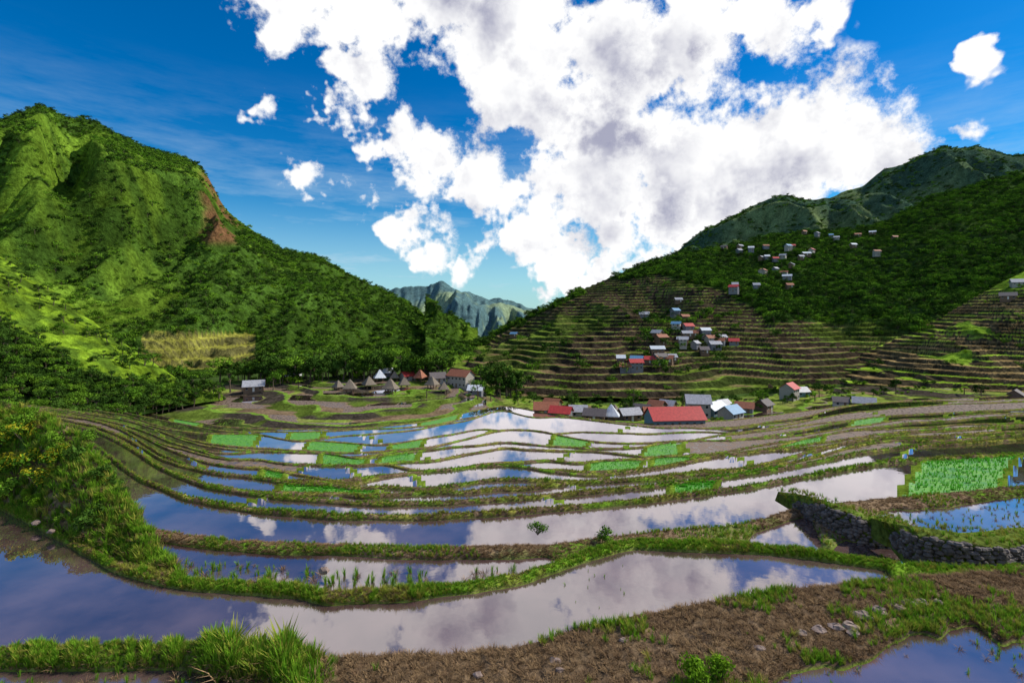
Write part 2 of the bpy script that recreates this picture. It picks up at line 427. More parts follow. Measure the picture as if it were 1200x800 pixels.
def cV(u,v,t,x,y,z,r):
    left=sst(u,600,540)
    n=fbm(x/14,y/14,5,3); n2=vn(x/12+np.floor(z/1.2)*5,y/60+np.floor(z/1.2)*9,3)
    tread=mixn((.18,.125,.075),(.18,.23,.04),sst(n2+.45*(1-left),.6,.8))
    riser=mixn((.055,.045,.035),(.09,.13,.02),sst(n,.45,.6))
    c=np.where((r>.66)[...,None],riser,tread); c=np.where(((r<.12)&(r>=0))[...,None],np.array((.14,.24,.03)),c)
    far=sst(t,.82,.95); return c*(1-far[...,None])+np.array((.05,.085,.02))*far[...,None]
def miV(u,v,t,r,x,y):
    wet=vn(x/16+np.floor(t*9)*3,y/60,9)
    return np.where((r>.14)&(r<.62)&(t<.85)&(((u<570)&(wet>.25))|((u>870)&(wet>.6))),np.where(wet>.62,2,1),0)
hill('village_valley',[(-400,440),(100,452),(240,447),(300,443),(420,438),(520,441),(560,452),(590,462),(640,468),(700,472),(860,464),(1000,450),(1200,438),(1600,420)],
 [(-400,275),(200,270),(420,262),(590,255),(860,260),(1200,285),(1600,300)],Yk[-1]+.15,Zk[-1]-.1,-420,1620,200,cV,[M_valley,M_mud,M_water],amp=1.2,sx=50,sy=50,seed=4,terr=(1.25,vmask,1.3),back=4,zback=-50,mifn=miV)
def sline(u): return np.interp(u,[-400,0,60,120,200,260],[330,385,418,448,468,480])
def cM2(u,v,t,x,y,z,r):
    m=sst(v+(fbm(x/15,y/15,3)-.5)*30,sline(u)+6,sline(u)-6)
    g=mixn((.08,.14,.015),(.18,.29,.02),sst(fbm(x/7,y/7,8,4),.38,.62))
    return np.array(GD)*(1-m[...,None])*.6+g*m[...,None]
hill('wooded_spur',[(-400,180),(0,300),(60,338),(120,385),(180,425),(235,462),(262,482)],[(-400,320),(0,300),(120,265),(235,225),(262,212)],
 [(-400,90),(0,130),(120,160),(235,200),(262,207)],-34.,-420,262,160,cM2,M_hill,amp=9,sx=30,sy=70,seed=12)
def exM1(u,t,x,y):
    c1=185+ (1-t)*-70; a=np.exp(-((u-c1)/36)**2)*sst(t,.15,.45)*sst(t,1,.75)*115
    c2=-20+ (1-t)*90; a+=np.exp(-((u-c2)/45)**2)*sst(t,.1,.4)*sst(t,1,.8)*60
    c3=330-(1-t)*80; a+=np.exp(-((u-c3)/28)**2)*sst(t,.15,.4)*sst(t,1,.75)*50
    c4=95-(1-t)*30; a-=np.exp(-((u-c4)/30)**2)*sst(t,.15,.4)*sst(t,1,.75)*60
    return a
def m1terr(u,v,x,y): return box(u,v,165,300,388,432,12)
def fm1(u,v,x,y): 
    return sst(fbm(x/90,y/140,31,4)+.3*fbm(x/16,y/16,5,3),.53,.68)
def cM1(u,v,t,x,y,z,r):
    m=fm1(u,v,x,y); c=mixn(GB,(.05,.10,.014),m)
    c=c*(.4+1.2*fbm(x/26,y/50,44,5))[...,None]
    rd=sst(fbm(x/40,z/40,7,4),.42,.53)*box(u,v,236,282,200,285,9)
    c=c*(1-rd[...,None]*.85)+np.array(RD)*rd[...,None]*.85
    c=np.where((r>=0)[...,None],np.where((r>.66)[...,None],np.array((.13,.12,.04)),np.array((.28,.27,.05))),c); return c
hill('green_mountain',[(-400,190),(-120,140),(0,143),(25,132),(45,124),(62,130),(90,140),(115,143),(140,160),(165,172),(200,182),(232,194),(248,214),(262,240),(280,258),(300,272),(330,292),(380,303),(410,322),(440,336),(480,356),(505,377),(530,404),(560,426)],
 G([(-400,600),(0,650),(260,750),(520,900),(560,900)]),G([(-400,200),(200,200),(560,230)]),-39,-420,560,360,cM1,M_hill,p=1.05,amp=100,sx=110,sy=420,seed=21,extra=exM1,terr=(5.,m1terr,1.),du=1,ja=.14)
def tmask(u,v,x,y):
    lim=np.interp(u,[500,560,620,700,760,820,860,900,1000,1100,1600],[430,405,368,330,324,330,348,370,384,390,380])
    return sst(v+(fbm(x/35,y/35,3,3)-.5)*26,lim-3,lim+3)
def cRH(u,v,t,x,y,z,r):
    m=fbm(x/50,y/50,6,4); c=mixn(GD,(.05,.09,.02),sst(m,.4,.6))  # dark forest albedo stands in for cloud shadow on this hill
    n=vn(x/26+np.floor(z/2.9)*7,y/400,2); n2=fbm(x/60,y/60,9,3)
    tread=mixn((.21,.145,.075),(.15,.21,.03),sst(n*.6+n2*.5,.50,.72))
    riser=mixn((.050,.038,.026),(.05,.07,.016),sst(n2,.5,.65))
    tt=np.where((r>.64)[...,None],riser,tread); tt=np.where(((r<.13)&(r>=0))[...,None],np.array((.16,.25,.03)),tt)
    return np.where((r>=0)[...,None],tt,c)
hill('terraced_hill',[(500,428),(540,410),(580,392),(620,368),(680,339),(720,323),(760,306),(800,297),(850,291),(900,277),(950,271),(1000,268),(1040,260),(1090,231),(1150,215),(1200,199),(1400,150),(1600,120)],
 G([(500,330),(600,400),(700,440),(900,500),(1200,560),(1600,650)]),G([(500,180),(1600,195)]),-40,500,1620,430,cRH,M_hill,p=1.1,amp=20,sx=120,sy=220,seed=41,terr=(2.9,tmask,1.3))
def rmask(u,v,x,y): return sst(fbm(x/40,y/40,8,3),.25,.33)*sst(v,330,345)
def cRS(u,v,t,x,y,z,r):
    n=vn(x/16+np.floor(z/2.2)*7,y/250,2)
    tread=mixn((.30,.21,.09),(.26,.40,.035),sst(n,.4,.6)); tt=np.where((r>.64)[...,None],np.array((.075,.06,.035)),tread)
    return np.where((r>=0)[...,None],tt,mixn((.20,.33,.03),(.10,.18,.02),sst(fbm(x/16,y/16,4),.4,.6)))
hill('terraced_spur',[(900,458),(940,450),(1000,418),(1050,396),(1100,372),(1150,343),(1200,318),(1600,200)],[(900,275),(1000,330),(1200,380),(1600,440)],
 [(900,265),(1000,252),(1200,230),(1600,200)],-36.5,900,1620,220,cRS,M_hill,amp=6,sx=30,sy=60,seed=52,terr=(2.2,rmask,1.2))
def cFR(u,v,t,x,y,z,r): return mixn((.05,.09,.055),(.14,.19,.08),sst(fbm(x/110,y/200,6,5),.42,.62))  # aerial haze painted in as a cooler base colour
hill('far_mountain',[(740,330),(800,290),(825,268),(840,262),(880,241),(905,231),(920,228),(945,233),(970,233),(1010,216),(1035,200),(1060,191),(1090,176),(1110,171),(1150,173),(1180,182),(1210,178),(1600,120)],
 [(700,1700),(1600,1700)],[(700,900),(1600,900)],-20,740,1620,160,cFR,M_hill,amp=170,sx=260,sy=600,seed=66,du=2)
def cCM(u,v,t,x,y,z,r): return mixn((.09,.16,.17),(.22,.29,.18),sst(fbm(x/180,y/200,6,5),.4,.6))  # pale bluish base colour imitates distance haze, no volume used
hill('distant_mountain',[(380,372),(430,350),(460,339),(490,333),(500,335),(515,329),(530,336),(560,346),(575,350),(585,349),(600,352),(620,360),(680,372),(800,380)],
 [(300,2900),(900,3200)],[(300,1400),(900,1400)],-240,380,800,180,cCM,M_hill,amp=300,sx=200,sy=1500,seed=77)
X,Y=np.meshgrid(np.linspace(-9000,9000,40),np.linspace(350,12000,40))
grid_obj('distant_ground',X,Y,X*0-260,np.tile(np.array((.05,.09,.05)),(40,40,1)),[M_hill])
def sample(name,n,maskfn=None,tmin=0,tmax=1):
    u,x,y,z,r=HL[name]; R=x.shape[0]
    uu=rng.uniform(u[0],u[-1],n); c=np.clip(np.searchsorted(u,uu)-1,0,len(u)-2); fc=(uu-u[c])/(u[c+1]-u[c])
    rf=rng.uniform(tmin,tmax,n)*(R-2); ri=rf.astype(int); fr=rf-ri
    def s(A): return (A[ri,c]*(1-fc)+A[ri,c+1]*fc)*(1-fr)+(A[ri+1,c]*(1-fc)+A[ri+1,c+1]*fc)*fr
    P=np.stack([s(x),s(y),s(z)],-1); v=HZ-F*P[:,2]/P[:,1]
    if maskfn is not None:
        k=rng.random(n)<maskfn(uu,v,P[:,0],P[:,1],r[ri,c]); return P[k],uu[k],v[k]
    return P,uu,v
# ------------------------------------------------------------------ vegetation
far_c=coll('canopy_proto',[tree('canopy_tree_a',7,4.2,190,.58,M_leafm,1),tree('canopy_tree_b',8,4.5,190,.62,M_leafd,2),tree('canopy_tree_c',6,3.6,190,.54,M_leafd,3),
  bush('canopy_tree_d',3.2,190,.5,M_leafm,4),bush('canopy_tree_e',3.,190,.46,M_leafb,5)])
P,u,v=sample('green_mountain',27000,lambda u,v,x,y,r:np.clip(fm1(u,v,x,y)*.85+.33,0,1)*(r<0)*(1-.8*box(u,v,236,282,200,285,9)))
w_=fm1(u,v,P[:,0],P[:,1]); q_=rng.random(len(P))
id_=np.where(q_<.35*w_+.10,rng.integers(1,3,len(P)),np.where(q_<.82,rng.choice([0,3],len(P)),4))
scatter('mountain_forest',P-[0,0,2.],rng.uniform(.35,1.05,len(P))*(.75+P[:,1]/1700),id_,far_c)
P,u,v=sample('terraced_hill',26000,lambda u,v,x,y,r:np.where(r<0,1,.016+.09*box(u,v,725,870,365,435,10)))
scatter('hill_forest',P-[0,0,2.],rng.uniform(.5,1.15,len(P)),rng.choice([0,1,1,2,0,3,3],len(P)),far_c)  # dark crowns stand in for cloud shadow, mid-green ones for sunlit treetops
P,u,v=sample('terraced_spur',2000,lambda u,v,x,y,r:np.where(r<0,.5,.03))
scatter('spur_shrubs',P-[0,0,.6],rng.uniform(.3,.75,len(P)),rng.choice([0,3,4,4,4],len(P)),far_c)
P,u,v=sample('far_mountain',7000)
scatter('far_mountain_forest',P-[0,0,5],rng.uniform(.8,1.8,len(P)),rng.choice([1,2,0],len(P)),far_c)
near_c=coll('grove_proto',[tree('grove_tree_a',11,4.2,700,.42,M_leafd,11),tree('grove_tree_b',13,4.6,750,.42,M_leafm,12),tree('grove_tree_c',9,3.8,600,.42,M_leafd,13),tree('grove_tree_d',15,3.6,700,.42,M_leafd,14),bush('grove_tree_e',2.6,500,.30,M_leafb,15)])
P,u,v=sample('wooded_spur',7500,lambda u,v,x,y,r:sst(v,sline(u)-8,sline(u)+8)*.85+.05)
scatter('spur_forest',P-[0,0,1.],rng.uniform(.3,.62,len(P)),rng.choice([0,1,2,2,3,4],len(P)),near_c)
def grove(u,v,x,y,r):
    return np.maximum(box(u,v,262,545,420,449,8)*sst(v,np.where(u>380,447,453),np.where(u>380,443,446)),box(u,v,560,640,440,466,8)*.3)
P,u,v=sample('village_valley',4200,grove,.6,1.)
scatter('tree_grove',P-[0,0,.3],rng.uniform(.6,1.35,len(P)),rng.choice([0,1,2,3,0,2,4],len(P)),near_c,.05)
P,u,v=sample('village_valley',1300,lambda u,v,x,y,r:sst(u,560,640)*.6,.3,1.)
scatter('village_shrubs',P-[0,0,.1],rng.uniform(.18,.5,len(P)),rng.choice([0,2,4,4,4],len(P)),near_c,.05)
gc=coll('grass_proto',[tuft('tuft_a',M_grass,18,.22,.45,.035,1),tuft('tuft_b',M_grass,14,.15,.3,.03,2),tuft('tuft_c',M_grass2,18,.25,.6,.035,3),
   tuft('tuft_d',M_straw,22,.35,.9,.03,4,.55),tuft('tuft_e',M_straw,20,.3,.8,.03,5,.7),tuft('tuft_f',M_rice,12,.12,.25,.04,6)])
GP=[];GS=[];GI=[]
def bundpts(k,n,a=-30,b=1230,g0=0,g1=7.99):
    uu=rng.uniform(a,b,n); c=np.clip(np.searchsorted(U,uu)-1,0,NC-2); fc=(uu-U[c])/(U[c+1]-U[c])
    rf=rng.uniform(g0,min(g1,6.99),n); ri=rf.astype(int)+bundrows[k]; fr=rf-rf.astype(int)
    s=lambda A:(A[ri,c]*(1-fc)+A[ri,c+1]*fc)*(1-fr)+(A[ri+1,c]*(1-fc)+A[ri+1,c+1]*fc)*fr
    return np.stack([s(RX),s(RY),s(RZ)],-1),uu
def add(P,s,i): GP.append(P);GS.append(s);GI.append(i)
P,u=bundpts(0,4200,-60,392); n=len(P); add(P,rng.uniform(.05,.2,n)*(.4+1.*vn(u/9,u*0,3))*(1+1.3*sst(u,190,260)),rng.choice([0,1,1,2,3],n))
P,u=bundpts(0,9000,380,1260); n=len(P); gm=fbm(P[:,0]*.9,P[:,1]*.9,61,3)
ii=np.where(gm+rng.normal(0,.05,n)>.62,rng.choice([0,1,2],n),rng.choice([3,4],n)); add(P,np.where(ii<3,rng.uniform(.06,.2,n),rng.uniform(.08,.2,n)),ii)
P,u=bundpts(1,8000); n=len(P); gm=fbm(P[:,0]*1.2,P[:,1]*1.2,65,3); add(P,rng.uniform(.05,.14,n)*(.6+.8*vn(P[:,0]*.8,P[:,1]*0,3)),np.where(gm>.6,rng.choice([2,3,4],n),rng.choice([0,1,0,2],n)))
P,u=bundpts(2,8000); n=len(P); gm=fbm(P[:,0]*.4,P[:,1]*.4,71,3)
ii=np.where(gm+rng.normal(0,.06,n)>.55,rng.choice([0,1,2],n),rng.choice([3,4],n)); add(P,rng.uniform(.06,.17,n),ii)
for k in range(3,K):
    n=4200 if k<8 else 2000
    P,u=bundpts(k,n); gm=fbm(P[:,0]*.08,P[:,1]*.08,80+k,3)
    ii=np.where(gm+rng.normal(0,.1,n)>.5,rng.choice([0,1,0,3],n),rng.choice([2,2,3,4],n))
    add(P,rng.uniform(.05,.15,n)*(1+.03*k)*(.6+.8*vn(u/20.,u*0+k,3)),ii)
for k in range(3,K):
    e=[(-500,0)]+list(cross[k])+[(1700,0)]
    for (a,sa),(b,sb),ty in zip(e[:-1],e[1:],ctype[k]):
        if ty!=3: continue
        n=int((min(b,1230)-max(a,-30))*10)
        f=rng.uniform(0.05,5.9,n); ff=f/6; lo=a+sa*ff+2; hi=b+sb*ff-2; uu=lo+(hi-lo)*rng.random(n); c=np.searchsorted(U,uu)-1; r=padrows[k]+f.astype(int); fr=f-f.astype(int)
        y=RY[r,c]*(1-fr)+RY[r+1,c]*fr; y=np.round(y/.35)*.35+rng.normal(0,.03,n); x=(uu-600)/F*y
        add(np.stack([x,y,np.full(n,Zk[k])],-1),rng.uniform(.13,.22,n),np.full(n,5))
def pad_scatter(k,a,b,n,f0,f1,s0,s1,idx):
    uu=rng.uniform(a,b,n); c=np.searchsorted(U,uu)-1; y0=RY[padrows[k],c]; y1=RY[bundrows[k],c]
    y=y0+(y1-y0)*rng.uniform(f0,f1,n); x=(uu-600)/F*y; m=fbm(x*.5,y*.5,9,3)>.42
    add(np.stack([x,y,np.full(n,Zk[k])],-1)[m],rng.uniform(s0,s1,n)[m],rng.choice(idx,n)[m])
pad_scatter(2,190,640,420,.05,.75,.12,.34,[1,1,3,0])
pad_scatter(2,1010,1230,300,.1,1,.06,.2,[1,3,0])
pad_scatter(1,660,780,30,.2,.9,.05,.12,[1])
pad_scatter(0,900,1230,200,.7,1,.05,.15,[1,3]); pad_scatter(0,-30,380,120,.85,1,.08,.2,[1,3])
for k in range(8,K): pad_scatter(k,60,1200,100,.1,.9,.08,.2,[1,3,2])
P,u,v=sample('grassy_mound',8000); n=len(P); add(P,rng.uniform(.12,.42,n),rng.choice([0,1,2,3,0,4],n))
scatter('terrace_grass',np.concatenate(GP),np.concatenate(GS),np.concatenate(GI),gc,.15)
bc=coll('shrub_proto',[bush('shrub_a',.6,700,.055,M_leafb,21),bush('shrub_b',.7,800,.06,M_leafm,22),bush('shrub_c',.6,500,.06,M_leafm,23,M_leafy,.7),bush('shrub_d',.8,700,.09,M_leafd,24)])
P,u,v=sample('grassy_mound',170,lambda u,v,x,y,r:.9+0*u); n=len(P)
scatter('hillside_shrubs',P,rng.uniform(.35,1.1,n)*np.clip((230-u)/220,.3,1),rng.choice([0,1,3,1,0],n),bc,.1)
def onhill(name,u,v):
    uu,x,y,z,r=HL[name]; c=np.argmin(abs(uu-u)); pv=HZ-F*z[:,c]/y[:,c]
    w=np.where(pv<=v)[0]
    if len(w)==0: return None
    k=w[0]; return Vector((x[k,c],y[k,c],z[k,c]))
def inst(name,me,p,s,rz):
    o=link(bpy.data.objects.new(name,me)); o.location=p; o.scale=(s,s,s); o.rotation_euler=(0,0,rz); return o
for (u,v,s) in [(20,560,1.2),(48,575,1.),(-5,535,1.3),(30,520,1.1),(65,545,.9)]:
    p=onhill('grassy_mound',u,v)
    if p: inst('yellow_flowering_shrub',bc.objects['shrub_c'].data,p,s,u)
mb=bush('small_shrub',.5,600,.05,M_leafb,31)
inst('leafy_plant',mb.data,(2.95,8.3,-6.0),.75,0); inst('leafy_plant',mb.data,(3.5,8.5,-6.0),.65,2)
inst('small_shrub',bc.objects['shrub_b'].data,(.9,17.9,-7.6),.5,1); inst('small_shrub',bc.objects['shrub_b'].data,(3.2,17.2,-7.6),.6,3)
ban=banana('banana_plant',3)
# ------------------------------------------------------------------ stone walls & rocks
tp=[];ts=[]
def stone_wall(name,pts,z0,hs,depth,seed):
    r=random.Random(seed); V=[];Fc=[];mi=[];col=[]
    pts=np.array(pts,float); d=np.r_[0,np.cumsum(np.hypot(*np.diff(pts,axis=0).T))]; L=d[-1]; sz=.115
    def at(s): return np.interp(s,d,pts[:,0]),np.interp(s,d,pts[:,1]),np.interp(s,d,hs)
    j=0
    while j*sz*.95<max(hs):
        s=r.uniform(0,.2)
        while s<L:
            x,y,h=at(s); z=j*sz*.95
            if z<h+r.uniform(-.05,.05):
                q=sz*r.uniform(.65,1.25); i=len(V); n1,n2=4,7
                sc=(q*r.uniform(.8,1.35),q*r.uniform(.7,1.),q*r.uniform(.5,.8)); ph=r.uniform(0,6); k0=r.uniform(.5,1.5)
                px=x+r.uniform(-.05,.05); py=y+z*.22+r.uniform(-.05,.05)
                for a in range(n1+1):
                    th=math.pi*a/n1
                    for b in range(n2):
                        t=6.283*b/n2+ph; k=1+r.uniform(-.15,.15)
                        V.append((px+sc[0]*k*math.sin(th)*math.cos(t),py+sc[1]*k*math.sin(th)*math.sin(t),z0+z+sc[2]*k*math.cos(th))); col.append((k0,)*3)
                for a in range(n1):
                    for b in range(n2): Fc.append((i+a*n2+b,i+(a+1)*n2+b,i+(a+1)*n2+(b+1)%n2,i+a*n2+(b+1)%n2)); mi.append(0)
            s+=sz*r.uniform(1.3,1.9)
        j+=1
    m=24; i=len(V)
    for s in np.linspace(0,L,m):
        x,y,h=at(s)
        for (dy,zz) in ((.02,-.3),(.05+h*.22,h-.02),(depth*.5,h+.06),(depth,h*.8),(depth+.4,-.3)):
            V.append((x+(dy*.15),y+dy,z0+zz)); g=r.uniform(.8,1.1); col.append((.12*g,.16*g,.03*g))
        for _ in range(18):
            dy=r.uniform(0.05+h*.2,depth); tp.append((x+dy*.15+r.uniform(-.08,.08),y+dy,z0+h+.0)); ts.append(r.uniform(.06,.2))
    for a in range(m-1):
        for b in range(4): Fc.append((i+a*5+b,i+(a+1)*5+b,i+(a+1)*5+b+1,i+a*5+b+1)); mi.append(1)
    me=py_mesh(name,V,Fc,[M_stone,M_bund],mi,col); return link(bpy.data.objects.new(name,me))
stone_wall('stone_retaining_wall',[(11.3,20.6),(11.4,19.3),(11.5,18.2),(11.95,17.5),(12.7,17.2),(13.6,17.4),(14.4,17.9)],-7.85,[.3,.75,.95,.9,.7,.5,.2],1.6,1)
stone_wall('stone_retaining_wall',[(12.3,16.6),(11.9,15.5),(12.0,14.8),(12.7,14.4),(13.6,14.3),(14.6,14.6),(16.0,15.2),(18,15.6)],-7.25,[.2,.6,.8,.85,.7,.6,.45,.2],1.5,2)
scatter('wall_top_grass',tp,ts,rng.choice([0,1,2,2,3],len(tp)),gc)
V=[];Fc=[];r=random.Random(9)
rocks=[(1010,722,.17),(1030,716,.15),(1050,712,.14),(1066,708,.13),(1078,706,.14),(996,735,.14),(940,742,.10),(960,738,.12),(1000,742,.1),(650,775,.10),(655,785,.08),(380,668,.12),(890,760,.09),(1100,705,.08),(980,735,.13),(730,750,.07),(42,612,.12),(60,622,.1),(560,790,.07)]
def rocks_mesh(lst):
    for (u,v,s) in lst:
        zz=-6.2+.17 if v>700 else -6.75
        y=-zz*F/(v-HZ); p=Vector(((u-600)/F*y,y,zz)); i=len(V); n1,n2=5,8
        for a in range(n1+1):
            for b in range(n2):
                th=math.pi*a/n1; t=6.283*b/n2; k=1+r.uniform(-.22,.22)
                V.append((p.x+s*1.2*k*math.sin(th)*math.cos(t),p.y+s*k*math.sin(th)*math.sin(t),p.z+s*.65*k*math.cos(th)))
        for a in range(n1):
            for b in range(n2): Fc.append((i+a*n2+b,i+(a+1)*n2+b,i+(a+1)*n2+(b+1)%n2,i+a*n2+(b+1)%n2))
rocks_mesh(rocks); link(bpy.data.objects.new('rocks',py_mesh('rocks',V,Fc,[M_rock])))
# ------------------------------------------------------------------ buildings
roofm={'red':flat_mat('roof_red',(.45,.05,.045),.5,.25,1.5),'grey':flat_mat('roof_grey_metal',(.34,.34,.37),.45,.3,1.5),'rust':flat_mat('roof_rust',(.30,.11,.06),.7,.4,2),
 'white':flat_mat('roof_zinc',(.60,.62,.66),.4,.15,1.5),'blue':flat_mat('roof_blue',(.12,.26,.42),.5,.2,1.5),'dark':flat_mat('roof_dark',(.12,.10,.10),.7,.3,2)}
wallm=[flat_mat('wall_wood',(.17,.11,.07),.85,.3,3),flat_mat('wall_plaster',(.36,.33,.29),.85,.25,3),flat_mat('wall_tin',(.18,.18,.20),.5,.3,3),flat_mat('wall_teal',(.14,.24,.27),.8,.2,3)]
M_win=flat_mat('window_dark',(.02,.022,.03),.15,.2,3); M_thatch=flat_mat('thatch',(.19,.155,.12),.95,.45,5,bump=.8); M_frame=flat_mat('window_frame',(.6,.58,.52),.6,.1,3)
def bx(V,Fc,x0,x1,y0,y1,z0,z1):
    i=len(V); V+=[(x0,y0,z0),(x1,y0,z0),(x1,y1,z0),(x0,y1,z0),(x0,y0,z1),(x1,y0,z1),(x1,y1,z1),(x0,y1,z1)]
    Fc+=[(i,i+3,i+2,i+1),(i+4,i+5,i+6,i+7),(i,i+1,i+5,i+4),(i+1,i+2,i+6,i+5),(i+2,i+3,i+7,i+6),(i+3,i,i+4,i+7)]
def child(par,name,V,Fc,mat):
    o=link(bpy.data.objects.new(name,py_mesh(name,V,Fc,[mat]))); o.parent=par; return o
def house(name,p,w,d,h,roof,wall,rz,st=1,pitch=.55):
    e=link(bpy.data.objects.new(name,None)); e.location=p; e.rotation_euler=(0,0,rz)
    H=h*st; V=[];Fc=[]; bx(V,Fc,-w/2,w/2,-d/2,d/2,-2.,H)
    i=len(V); rh=d/2*pitch*1.3
    V+=[(-w/2,-d/2,H),(-w/2,d/2,H),(-w/2,0,H+rh),(w/2,-d/2,H),(w/2,d/2,H),(w/2,0,H+rh)]; Fc+=[(i,i+2,i+1),(i+3,i+4,i+5)]
    child(e,'walls',V,Fc,wallm[wall])
    V=[];Fc=[]; ov=.6; t=.1; zz=H-ov*pitch*1.3+.02
    for s in(-1,1):
        i=len(V); ye=s*(d/2+ov)
        V+=[(-w/2-ov,ye,zz),(w/2+ov,ye,zz),(w/2+ov,0,H+rh+.02),(-w/2-ov,0,H+rh+.02),(-w/2-ov,ye,zz+t),(w/2+ov,ye,zz+t),(w/2+ov,0,H+rh+.02+t),(-w/2-ov,0,H+rh+.02+t)]
        Fc+=[(i,i+1,i+2,i+3),(i+4,i+5,i+6,i+7),(i,i+1,i+5,i+4),(i,i+3,i+7,i+4),(i+1,i+2,i+6,i+5)]
    child(e,'roof',V,Fc,roofm[roof])
    V=[];Fc=[];V2=[];F2=[]; n=max(2,int(w/2.2))
    for s in range(st):
        for k in range(n):
            xc=-w/2+w*(k+.5)/n
            if s==0 and k==n//2: continue
            for f in(-1,1):
                y0=f*d/2; bx(V,Fc,xc-.4,xc+.4,min(y0,y0+f*.03),max(y0,y0+f*.03),s*h+.9,s*h+1.8)
                bx(V2,F2,xc-.5,xc+.5,min(y0,y0+f*.06),max(y0,y0+f*.06),s*h+.78,s*h+.88)
    child(e,'windows',V,Fc,M_win); child(e,'window_sills',V2,F2,M_frame)
    V=[];Fc=[]; xc=-w/2+w*(n//2+.5)/n; bx(V,Fc,xc-.42,xc+.42,-d/2-.04,-d/2,0,1.95); child(e,'door',V,Fc,wallm[0] if wall else M_frame)
    return e
def hut(p,s,rz,mat=None):
    e=link(bpy.data.objects.new('thatched_hut',None)); e.location=p; e.rotation_euler=(0,0,rz); e.scale=(s,s,s)
    V=[];Fc=[]
    for a in(-1,1):
        for b in(-1,1): bx(V,Fc,a*1.2-.12,a*1.2+.12,b*1.2-.12,b*1.2+.12,-1.2,1.5)
    child(e,'posts',V,Fc,wallm[0])
    V=[];Fc=[]; bx(V,Fc,-1.6,1.6,-1.6,1.6,1.5,2.5); child(e,'cabin',V,Fc,wallm[0])
    V=[];Fc=[]; bx(V,Fc,-.4,.4,-1.64,-1.6,1.6,2.4); child(e,'door',V,Fc,M_win)
    prof=[(2.45,1.55),(2.4,1.75),(1.7,2.6),(1.05,3.5),(.35,4.5),(.03,4.8)]; V=[];Fc=[]; m=12
    for q,z in prof:
        for b in range(m):
            t=6.283*b/m+.26; k=1/ max(abs(math.cos(t)),abs(math.sin(t))); k=1+(k-1)*.75
            V.append((q*k*math.cos(t),q*k*math.sin(t),z+random.uniform(-.06,.06)))
    for a in range(len(prof)-1):
        for b in range(m): Fc.append((a*m+b,a*m+(b+1)%m,(a+1)*m+(b+1)%m,(a+1)*m+b))
    Fc.append(tuple(range(m))[::-1]); child(e,'thatched_roof',V,Fc,mat or M_thatch)
VV='village_valley';TH='terraced_hill'
for u,v,s,m in [(410,460,1.0,None),(432,455,.95,None),(445,447,1.,roofm['white']),(458,461,1.1,None),(474,455,.9,None),(396,457,.75,None),(492,447,1.,roofm['rust']),(720,490,.9,None),(506,455,.95,None),(716,493,1.,roofm['white']),(463,446,.8,None),(520,460,.8,None)]:
    p=onhill(VV,u,v)
    if p: hut(p,s*1.2,random.uniform(-.7,.7),m)
HS=[(VV,298,458,8,6,2.6,'grey',0,1),(VV,343,445,7,5,2.5,'white',0,1),(VV,540,453,11,7,2.8,'rust',1,2),(VV,513,448,7,6,2.6,'dark',1,1),(VV,558,462,6,5,2.4,'white',2,1),(VV,452,441,6,5,2.4,'white',2,1),(VV,478,445,6,5,2.4,'red',1,1),(VV,492,441,7,5,2.5,'rust',1,1),
 (VV,640,486,8,6,2.6,'rust',0,1),(VV,658,490,7,5,2.5,'red',2,1),(VV,678,488,6,5,2.5,'grey',1,1),(VV,698,493,7,5,2.5,'dark',0,1),(VV,738,492,7,5,2.6,'grey',0,1),(VV,752,486,6,5,2.5,'dark',1,1),(VV,648,479,6,5,2.4,'rust',0,1),(VV,766,490,7,5,2.4,'rust',0,1),(VV,783,480,6,5,2.4,'grey',0,1),
 (VV,790,499,17,9,3.0,'red',3,1),(VV,818,488,8,7,2.8,'grey',1,2),(VV,836,486,9,6,2.8,'white',3,1),(VV,856,490,7,6,2.6,'blue',1,1),(VV,872,484,6,5,2.6,'rust',2,1),(VV,770,481,6,5,2.6,'rust',0,1),(VV,846,480,6,5,2.5,'grey',0,1),
 (VV,925,468,7,6,2.7,'red',1,2),(VV,938,464,6,5,2.5,'grey',3,1),(VV,1012,479,7,5,2.5,'grey',0,1),(VV,985,476,5,4,2.4,'dark',1,1),(VV,1190,470,6,5,2.4,'dark',0,1),(VV,895,480,6,5,2.4,'dark',0,1),
 ('terraced_spur',1181,352,8,6,2.6,'dark',0,1),('terraced_spur',1192,335,7,6,2.6,'grey',1,1)]
hm=[(735,435),(742,430),(755,424),(760,430),(775,402),(788,388),(800,396),(815,408),(830,403),(845,408),(785,428),(808,387),(795,408),(757,374),(790,352),(825,392),(768,425),(805,402),(836,410),(855,408),(748,438),(778,420),(812,398),(820,414),(800,378),(772,392),(790,372),(730,428),(765,415),(842,398),
    (905,318),(915,323),(900,298),(920,303),(932,291),(880,298),(853,296),(866,345),(910,311),(945,278),(962,281),(1010,279),(1030,303),(870,303),(893,311),(925,316),(898,325),(975,278),(1020,281),(888,328),(858,348),(940,303),(925,296),(935,310),(903,305),(950,296),(985,284),(1000,290),(868,292),(918,330),(882,340),(1045,285),(790,420),(604,395),(925,345)]
hr=random.Random(3)
for u,v in hm:
    HS.append((TH,u+hr.uniform(-5,5),v+hr.uniform(-4,4),hr.uniform(4.2,8),hr.uniform(3.6,5),2.2,hr.choice(['grey','rust','dark','white','red','grey','rust','blue','grey']),hr.choice([0,1,2,0,2]),hr.choice([1,1,1,2])))
for hn,u,v,w,d,h,rf,wl,st in HS:
    p=onhill(hn,u,v)
    if p is None: print('miss',hn,u,v); continue
    if hn==TH: p=p+Vector((0,0,.5 if v>350 else 3.8))
    house('metal_roof_house' if rf!='red' else 'red_roof_house',p,w,d,h,rf,wl,random.uniform(-.8,.8) if w<15 else .1,st)
